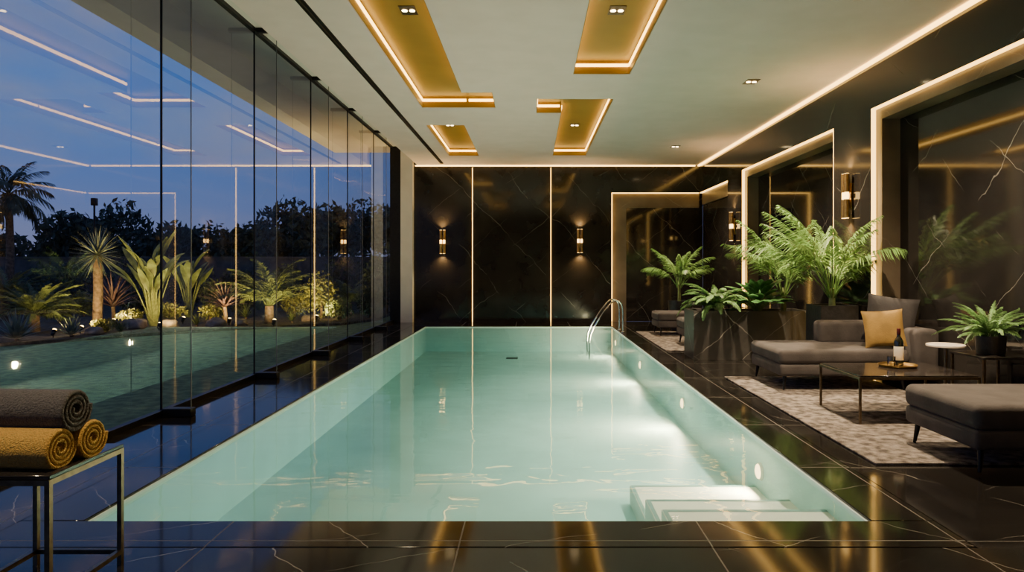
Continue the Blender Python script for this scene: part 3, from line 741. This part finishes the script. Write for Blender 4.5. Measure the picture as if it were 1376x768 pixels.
def tree(x, y, top, rad, lab, n=1700, grp='dark trees beyond the garden'):
    t = thing('tree', lab, 'tree', (x, y, -.03), grp)
    mb = MB()
    zc = top-rad*.75
    for k in range(7):
        a = random.uniform(0, 6.28); rr = rad*random.uniform(.2, .75)
        r2 = rad*random.uniform(.45, .65)
        mb.leaves((x+math.cos(a)*rr, y+math.sin(a)*rr*.6, zc+random.uniform(-.55, .25)*rad), (r2, r2, r2*.7), n//7, .17, .2)
    mb.leaves((x, y, zc), (rad*.6, rad*.6, rad*.75), n//4, .17, .2)
    mb.build('foliage', 'gdark', t, smooth=False)
    MB().tube([(x, y, -.03), (x+.08, y, zc*.5), (x, y, zc)], .16, 8, taper=.5).build('trunk', 'trunk', t)
TR = [(-10, 27, 300, 1.7, 'dark tree at the far left behind the tall palm'), (95, 25.5, 280, 1.5, 'dark tree right of the tall palm'), (165, 29.5, 266, 2.0, 'rounded dark tree above the purple shrubs'),
      (228, 25.5, 294, 1.4, 'lower dark tree behind the bird of paradise'), (285, 33.5, 296, 2.0, 'low dark tree behind the second glass pane'), (340, 25.5, 294, 1.4, 'dark tree behind the garden palm'),
      (390, 31, 262, 2.1, 'tall dark tree behind the third glass pane'), (440, 25.5, 270, 1.3, 'tall dark tree behind the golden lit shrub'), (487, 34, 262, 2.2, 'tall dark tree behind the far glass panes'), (534, 25.8, 268, 1.3, 'dark tree nearest the grey column')]
for px, Y, py, rad, lab in TR: tree(gp(px, Y), Y, zz(py, Y), rad, lab)
def shrub(px, Y, top, r, lab, mat='gdark', n=700, size=.07):
    x = gp(px, Y); t = thing('shrub', lab, 'shrub', (x, Y, GZ)); mb = MB(); h = top-GZ
    for k in range(5):
        a = random.uniform(0, 6.28); mb.leaves((x+math.cos(a)*r*.5, Y+math.sin(a)*r*.4, GZ+h*random.uniform(.4, .66)), (r*.6, r*.6, h*.34), n//5, size, .2)
    mb.leaves((x, Y, GZ+h*.5), (r*.7, r*.7, h*.5), n//2, size, .2)
    mb.build('foliage', mat, t, smooth=False)
    MB().cyl((x, Y, GZ), (x, Y, GZ+h*.5), .035, .02, 8).build('stem', 'trunk', t)
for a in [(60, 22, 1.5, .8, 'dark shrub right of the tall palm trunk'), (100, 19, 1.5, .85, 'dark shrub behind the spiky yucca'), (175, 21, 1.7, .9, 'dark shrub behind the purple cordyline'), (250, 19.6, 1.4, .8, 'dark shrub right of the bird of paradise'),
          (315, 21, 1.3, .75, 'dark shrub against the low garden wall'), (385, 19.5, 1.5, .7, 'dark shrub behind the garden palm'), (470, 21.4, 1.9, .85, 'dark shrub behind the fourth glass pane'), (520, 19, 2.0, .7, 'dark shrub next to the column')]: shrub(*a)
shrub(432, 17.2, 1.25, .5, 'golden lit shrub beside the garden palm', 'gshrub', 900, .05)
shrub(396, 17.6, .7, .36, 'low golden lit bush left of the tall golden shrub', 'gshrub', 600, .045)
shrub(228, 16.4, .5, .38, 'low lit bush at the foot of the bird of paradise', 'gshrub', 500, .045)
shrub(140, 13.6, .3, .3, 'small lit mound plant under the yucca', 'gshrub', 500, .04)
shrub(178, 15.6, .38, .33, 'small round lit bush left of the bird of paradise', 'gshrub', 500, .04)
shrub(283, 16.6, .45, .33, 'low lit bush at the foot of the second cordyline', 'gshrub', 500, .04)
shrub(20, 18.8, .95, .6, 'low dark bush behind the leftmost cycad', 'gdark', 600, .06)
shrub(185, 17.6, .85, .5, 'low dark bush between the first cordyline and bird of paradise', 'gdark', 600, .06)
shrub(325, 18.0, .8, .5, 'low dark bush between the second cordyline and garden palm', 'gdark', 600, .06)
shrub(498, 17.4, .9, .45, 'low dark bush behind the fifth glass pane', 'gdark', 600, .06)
shrub(80, 15.9, .75, .42, 'mid green bush between the cycad and the yucca trunk', 'gleaf', 600, .055)
shrub(113, 17.9, .7, .38, 'mid green bush left of the first cordyline', 'gleaf', 600, .055)
shrub(457, 16.5, .6, .33, 'mid green bush right of the golden shrub', 'gleaf', 600, .05)
shrub(282, 18.8, 1.0, .45, 'mid green bush behind the second cordyline', 'gleaf', 600, .055)

# tall palm at far left
Y = 21.; x = gp(12, Y); zc = zz(262, Y)
t = thing('palm_tree', 'tall palm silhouette against the sky at the left edge', 'palm tree', (x, Y, GZ))
MB().tube([(x, Y, GZ), (x+.05, Y, zc*.5), (x, Y, zc)], .13, 10, taper=.7).build('trunk', 'trunk', t)
mb = MB()
for i in range(26): mb.frond((x, Y, zc), i*2.4, R(80-110*(i/26)), random.uniform(1.2, 1.5), R(70), 26, .5, .045, rr=.015, start=.2, sag=.5)
mb.build('fronds', 'gdark', t)
# yucca
def rosette(name, lab, cat, c, n, L, w, el0, el1, droop, mat, trunk=None):
    t = thing(name, lab, cat, (c[0], c[1], GZ)); mb = MB()
    for i in range(n):
        f = i/n; mb.strap(c, i*2.399+random.uniform(-.1, .1), R(el0+(el1-el0)*f), L*random.uniform(.85, 1.1), R(droop)*random.uniform(.6, 1.3), w, 4)
    mb.build('leaves', mat, t, ang=60)
    if trunk: MB().tube([(c[0], c[1], GZ), (c[0]+.02, c[1], (GZ+c[2])/2), c], trunk, 10, taper=.85).build('trunk', 'trunk', t)
    return t
Y = 14.4; rosette('yucca', 'spiky blue green yucca ball on a thick trunk', 'plant', (gp(131, Y), Y, zz(342, Y)), 120, .64, .04, 88, -50, 15, 'gblue', .10)
Y = 16.2; rosette('cordyline', 'dark purple strappy cordyline left of the bird of paradise', 'plant', (gp(152, Y), Y, zz(412, Y)), 60, .95, .06, 85, 15, 45, 'gred', .05)
Y = 15.8; rosette('cordyline', 'dark purple strappy cordyline behind the second glass pane', 'plant', (gp(302, Y), Y, zz(412, Y)), 60, .75, .055, 85, 10, 45, 'gred', .05)
Y = 12.0; rosette('agave', 'pale agave rosette at the left edge of the lawn', 'plant', (gp(22, Y), Y, GZ+.04), 44, .55, .08, 82, 8, 12, 'gblue', .04)
Y = 12.7; rosette('agave', 'smaller pale agave between the cycad and the yucca', 'plant', (gp(96, Y), Y, GZ+.04), 36, .40, .06, 82, 8, 12, 'gblue', .04)
Y = 17.0; rosette('grass_tuft', 'uplit grassy tuft left of the garden palm', 'plant', (gp(330, Y), Y, GZ+.03), 50, .45, .025, 85, 25, 50, 'gleaf', .03)
Y = 14.9; rosette('grass_tuft', 'grassy tuft at the bed edge below the second cordyline', 'plant', (gp(264, Y), Y, GZ+.03), 50, .36, .02, 85, 25, 50, 'gleaf', .03)
Y = 15.9; rosette('grass_tuft', 'grassy tuft at the bed edge right of the garden palm', 'plant', (gp(392, Y), Y, GZ+.03), 50, .30, .02, 85, 25, 50, 'gleaf', .03)
Y = 13.3; rosette('grass_tuft', 'grassy tuft at the bed edge left of the largest rock', 'plant', (gp(162, Y), Y, GZ+.03), 50, .32, .02, 85, 25, 50, 'gleaf', .03)
# cycads / palms
def cycad(name, lab, px, Y, base, n, L, el0, el1, droop, ll, mat='gleaf', tr=.11):
    x = gp(px, Y); t = thing(name, lab, 'palm', (x, Y, GZ)); mb = MB()
    for i in range(n): mb.frond((x, Y, base), i*2.399, R(el0+(el1-el0)*i/n), L*random.uniform(.85, 1.1), R(droop), 24, ll, .03, rr=.01, start=.15, sag=.2)
    mb.build('fronds', mat, t); MB().cyl((x, Y, GZ), (x, Y, base+.03), tr, tr*.85, 12).build('trunk', 'trunk', t)
cycad('cycad', 'dense dark cycad palm at the left in front of the yucca', 46, 13.6, .35, 36, 1.05, 75, 10, 60, .2)
cycad('cycad', 'dark cycad palm behind the first one at the left edge', 8, 16.5, .5, 30, 1.15, 75, 10, 60, .2)
cycad('garden_palm', 'arching uplit palm seen through the third glass pane', 362, 15.7, .40, 24, 1.4, 84, 30, 75, .34)
cycad('garden_palm', 'low arching palm right behind the fourth glass pane', 468, 18.8, .3, 20, .95, 80, 30, 70, .3)
# bird of paradise clumps
def strelitzia(lab, px, Y, n, Hh):
    x = gp(px, Y); t = thing('bird_of_paradise', lab, 'plant', (x, Y, GZ)); mb = MB(); st = MB()
    for i in range(n):
        az = i*2.399; el = R(random.uniform(66, 87)); L = Hh*random.uniform(.35, .78)
        e = Vector((x, Y, GZ))+Vector((math.cos(az)*math.cos(el), math.sin(az)*math.cos(el), math.sin(el)))*L
        st.tube([(x+.06*math.cos(az), Y+.06*math.sin(az), GZ), Vector((x, Y, GZ)).lerp(e, .5), e], .016, 6, taper=.6)
        mb.strap(e, az, el-.1, random.uniform(.5, .8), R(random.uniform(25, 75)), .19, 7, .45, 'broad')
    mb.build('leaves', 'gleaf', t, ang=60); st.build('stems', 'stem', t)
strelitzia('tall bird of paradise with paddle leaves, uplit left of the glass fin', 206, 15.0, 22, 1.9)
strelitzia('shorter bird of paradise clump right of the tall one', 254, 17.6, 16, 1.7)
# rocks
def rock(lab, px, Y, r):
    x = gp(px, Y); bm = bmesh.new(); bmesh.ops.create_icosphere(bm, subdivisions=3, radius=1)
    k = random.uniform(0, 9)
    mb = MB(); vs = []
    for v in bm.verts:
        d = 1+.35*noise.noise(v.co*1.4+Vector((k, k, k))); vs.append(Vector((v.co.x*r*d*1.3, v.co.y*r*d, max(-.45, v.co.z*d*.75)*r)))
    zm = min(v.z for v in vs); bm.verts.index_update()
    mb.add([v+Vector((0, 0, -zm-.004)) for v in vs], [tuple(q.index for q in f.verts) for f in bm.faces]); bm.free()
    o = mb.build('rock', 'rock', ang=70); tag(o, lab, 'rock', 'garden rocks')
    o.location = (x, Y, GZ)
for a in [('small rock under the yucca near the agaves', 126, 13.1, .13), ('largest rounded rock left of the bird of paradise', 182, 14.3, .2), ('flat rock right of the bird of paradise foot', 228, 14.6, .15),
          ('rock below the second cordyline', 290, 14.8, .16), ('small rock beside the garden palm foot', 322, 15.2, .13), ('rock at the edge of the bed below the golden shrub', 416, 16.2, .15)]: rock(*a)
# lamp post
Y = 22.5; x = gp(127, Y)
t = thing('lamp_post', 'thin dark lamp post against the dusk sky', 'lamp post', (x, Y, GZ))
MB().cyl((x, Y, GZ), (x, Y, zz(276, Y)), .04, .03, 10).build('pole', 'black', t)
MB().rbox((x-.08, Y-.08, zz(276, Y)), (x+.08, Y+.08, zz(266, Y)), .02, 2).build('head', 'black', t)
# uplights
def uplight(px, Y, aim, lab, e):
    x = gp(px, Y); t = thing('garden_uplight', lab, 'garden light', (x, Y, GZ), 'garden uplights'); d = Vector(aim).normalized()
    p = Vector((x, Y, GZ+.09))
    MB().cyl((x, Y, GZ-.002), (x, Y, GZ+.07), .012, None, 8).build('spike', 'black', t)
    MB().cyl(p-d*.05, p+d*.05, .03, .042, 16).build('housing', 'black', t)
    MB().lathe([(.002, .052), (.036, .052), (.036, .056), (.028, .072), (.002, .078)], (0, 0, 0), 16).xf(Matrix.Translation(p) @ d.to_track_quat('Z', 'Y').to_matrix().to_4x4()).build('lens', 'garden_lens', t)
    lamp('SPOT', 'bulb', p+d*.10, e, (1., .63, .20), t, aim=d, spot_size=R(150), spot_blend=.8, shadow_soft_size=.03)
uplight(72, 12.6, (-.1, .75, 1), 'garden uplight in front of the cycad', 230)
uplight(108, 13.3, (.2, .8, 1), 'garden uplight under the yucca', 250)
uplight(214, 14.0, (-.1, .8, 1), 'garden uplight under the tall bird of paradise', 220)
uplight(246, 15.6, (0, .7, 1), 'garden uplight right of the tall bird of paradise', 270)
uplight(308, 15.2, (-.1, .8, 1), 'garden uplight under the second cordyline', 250)
uplight(368, 14.9, (0, .7, 1), 'garden uplight under the garden palm', 250)
uplight(425, 16.1, (.1, .9, 1), 'garden uplight in front of the golden shrub', 310)
uplight(152, 15.0, (.0, .8, 1), 'garden uplight in front of the first cordyline', 250)

# ------------------------------------------------------------------ world
w = bpy.data.worlds.new('dusk'); scene.world = w; w.use_nodes = True; nt = w.node_tree; nt.nodes.clear(); L = nt.links.new
out = N(nt, 'ShaderNodeOutputWorld'); bg = N(nt, 'ShaderNodeBackground'); L(bg.outputs[0], out.inputs[0])
tc = N(nt, 'ShaderNodeTexCoord'); sp = N(nt, 'ShaderNodeSeparateXYZ'); L(tc.outputs['Generated'], sp.inputs[0])
rp = N(nt, 'ShaderNodeValToRGB'); L(sp.outputs['Z'], rp.inputs['Fac']); el = rp.color_ramp.elements
el[0].position = 0; el[0].color = (.22, .22, .37, 1); el[1].position = 1; el[1].color = (.02, .07, .26, 1)
for p, c in ((.08, (.13, .19, .44, 1)), (.17, (.065, .17, .50, 1)), (.32, (.04, .15, .50, 1))):
    e = el.new(p); e.color = c
mp = N(nt, 'ShaderNodeMapping'); mp.inputs['Scale'].default_value = (2.2, 2.2, 8); L(tc.outputs['Generated'], mp.inputs['Vector'])
nz = N(nt, 'ShaderNodeTexNoise'); nz.inputs['Scale'].default_value = 1.6; nz.inputs['Detail'].default_value = 7; nz.inputs['Distortion'].default_value = .6; L(mp.outputs[0], nz.inputs['Vector'])
mr = N(nt, 'ShaderNodeMapRange'); mr.inputs['From Min'].default_value = .42; mr.inputs['From Max'].default_value = .66; mr.inputs['To Max'].default_value = .8; L(nz.outputs['Fac'], mr.inputs['Value'])
mx = N(nt, 'ShaderNodeMix', data_type='RGBA'); L(mr.outputs[0], mx.inputs[0]); L(rp.outputs[0], mx.inputs[6]); mx.inputs[7].default_value = (.18, .21, .39, 1)
L(mx.outputs[2], bg.inputs[0]); bg.inputs[1].default_value = 1.05

# ------------------------------------------------------------------ camera
cam = bpy.data.cameras.new('camera'); cam.lens = 24; cam.sensor_width = 36; cam.shift_x = -26/1376; cam.shift_y = -27/1376
cam.clip_start = .05; cam.clip_end = 300
co = bpy.data.objects.new('camera', cam); col.objects.link(co); co.location = (0, 0, H); co.rotation_euler = (R(90), 0, 0)
scene.camera = co
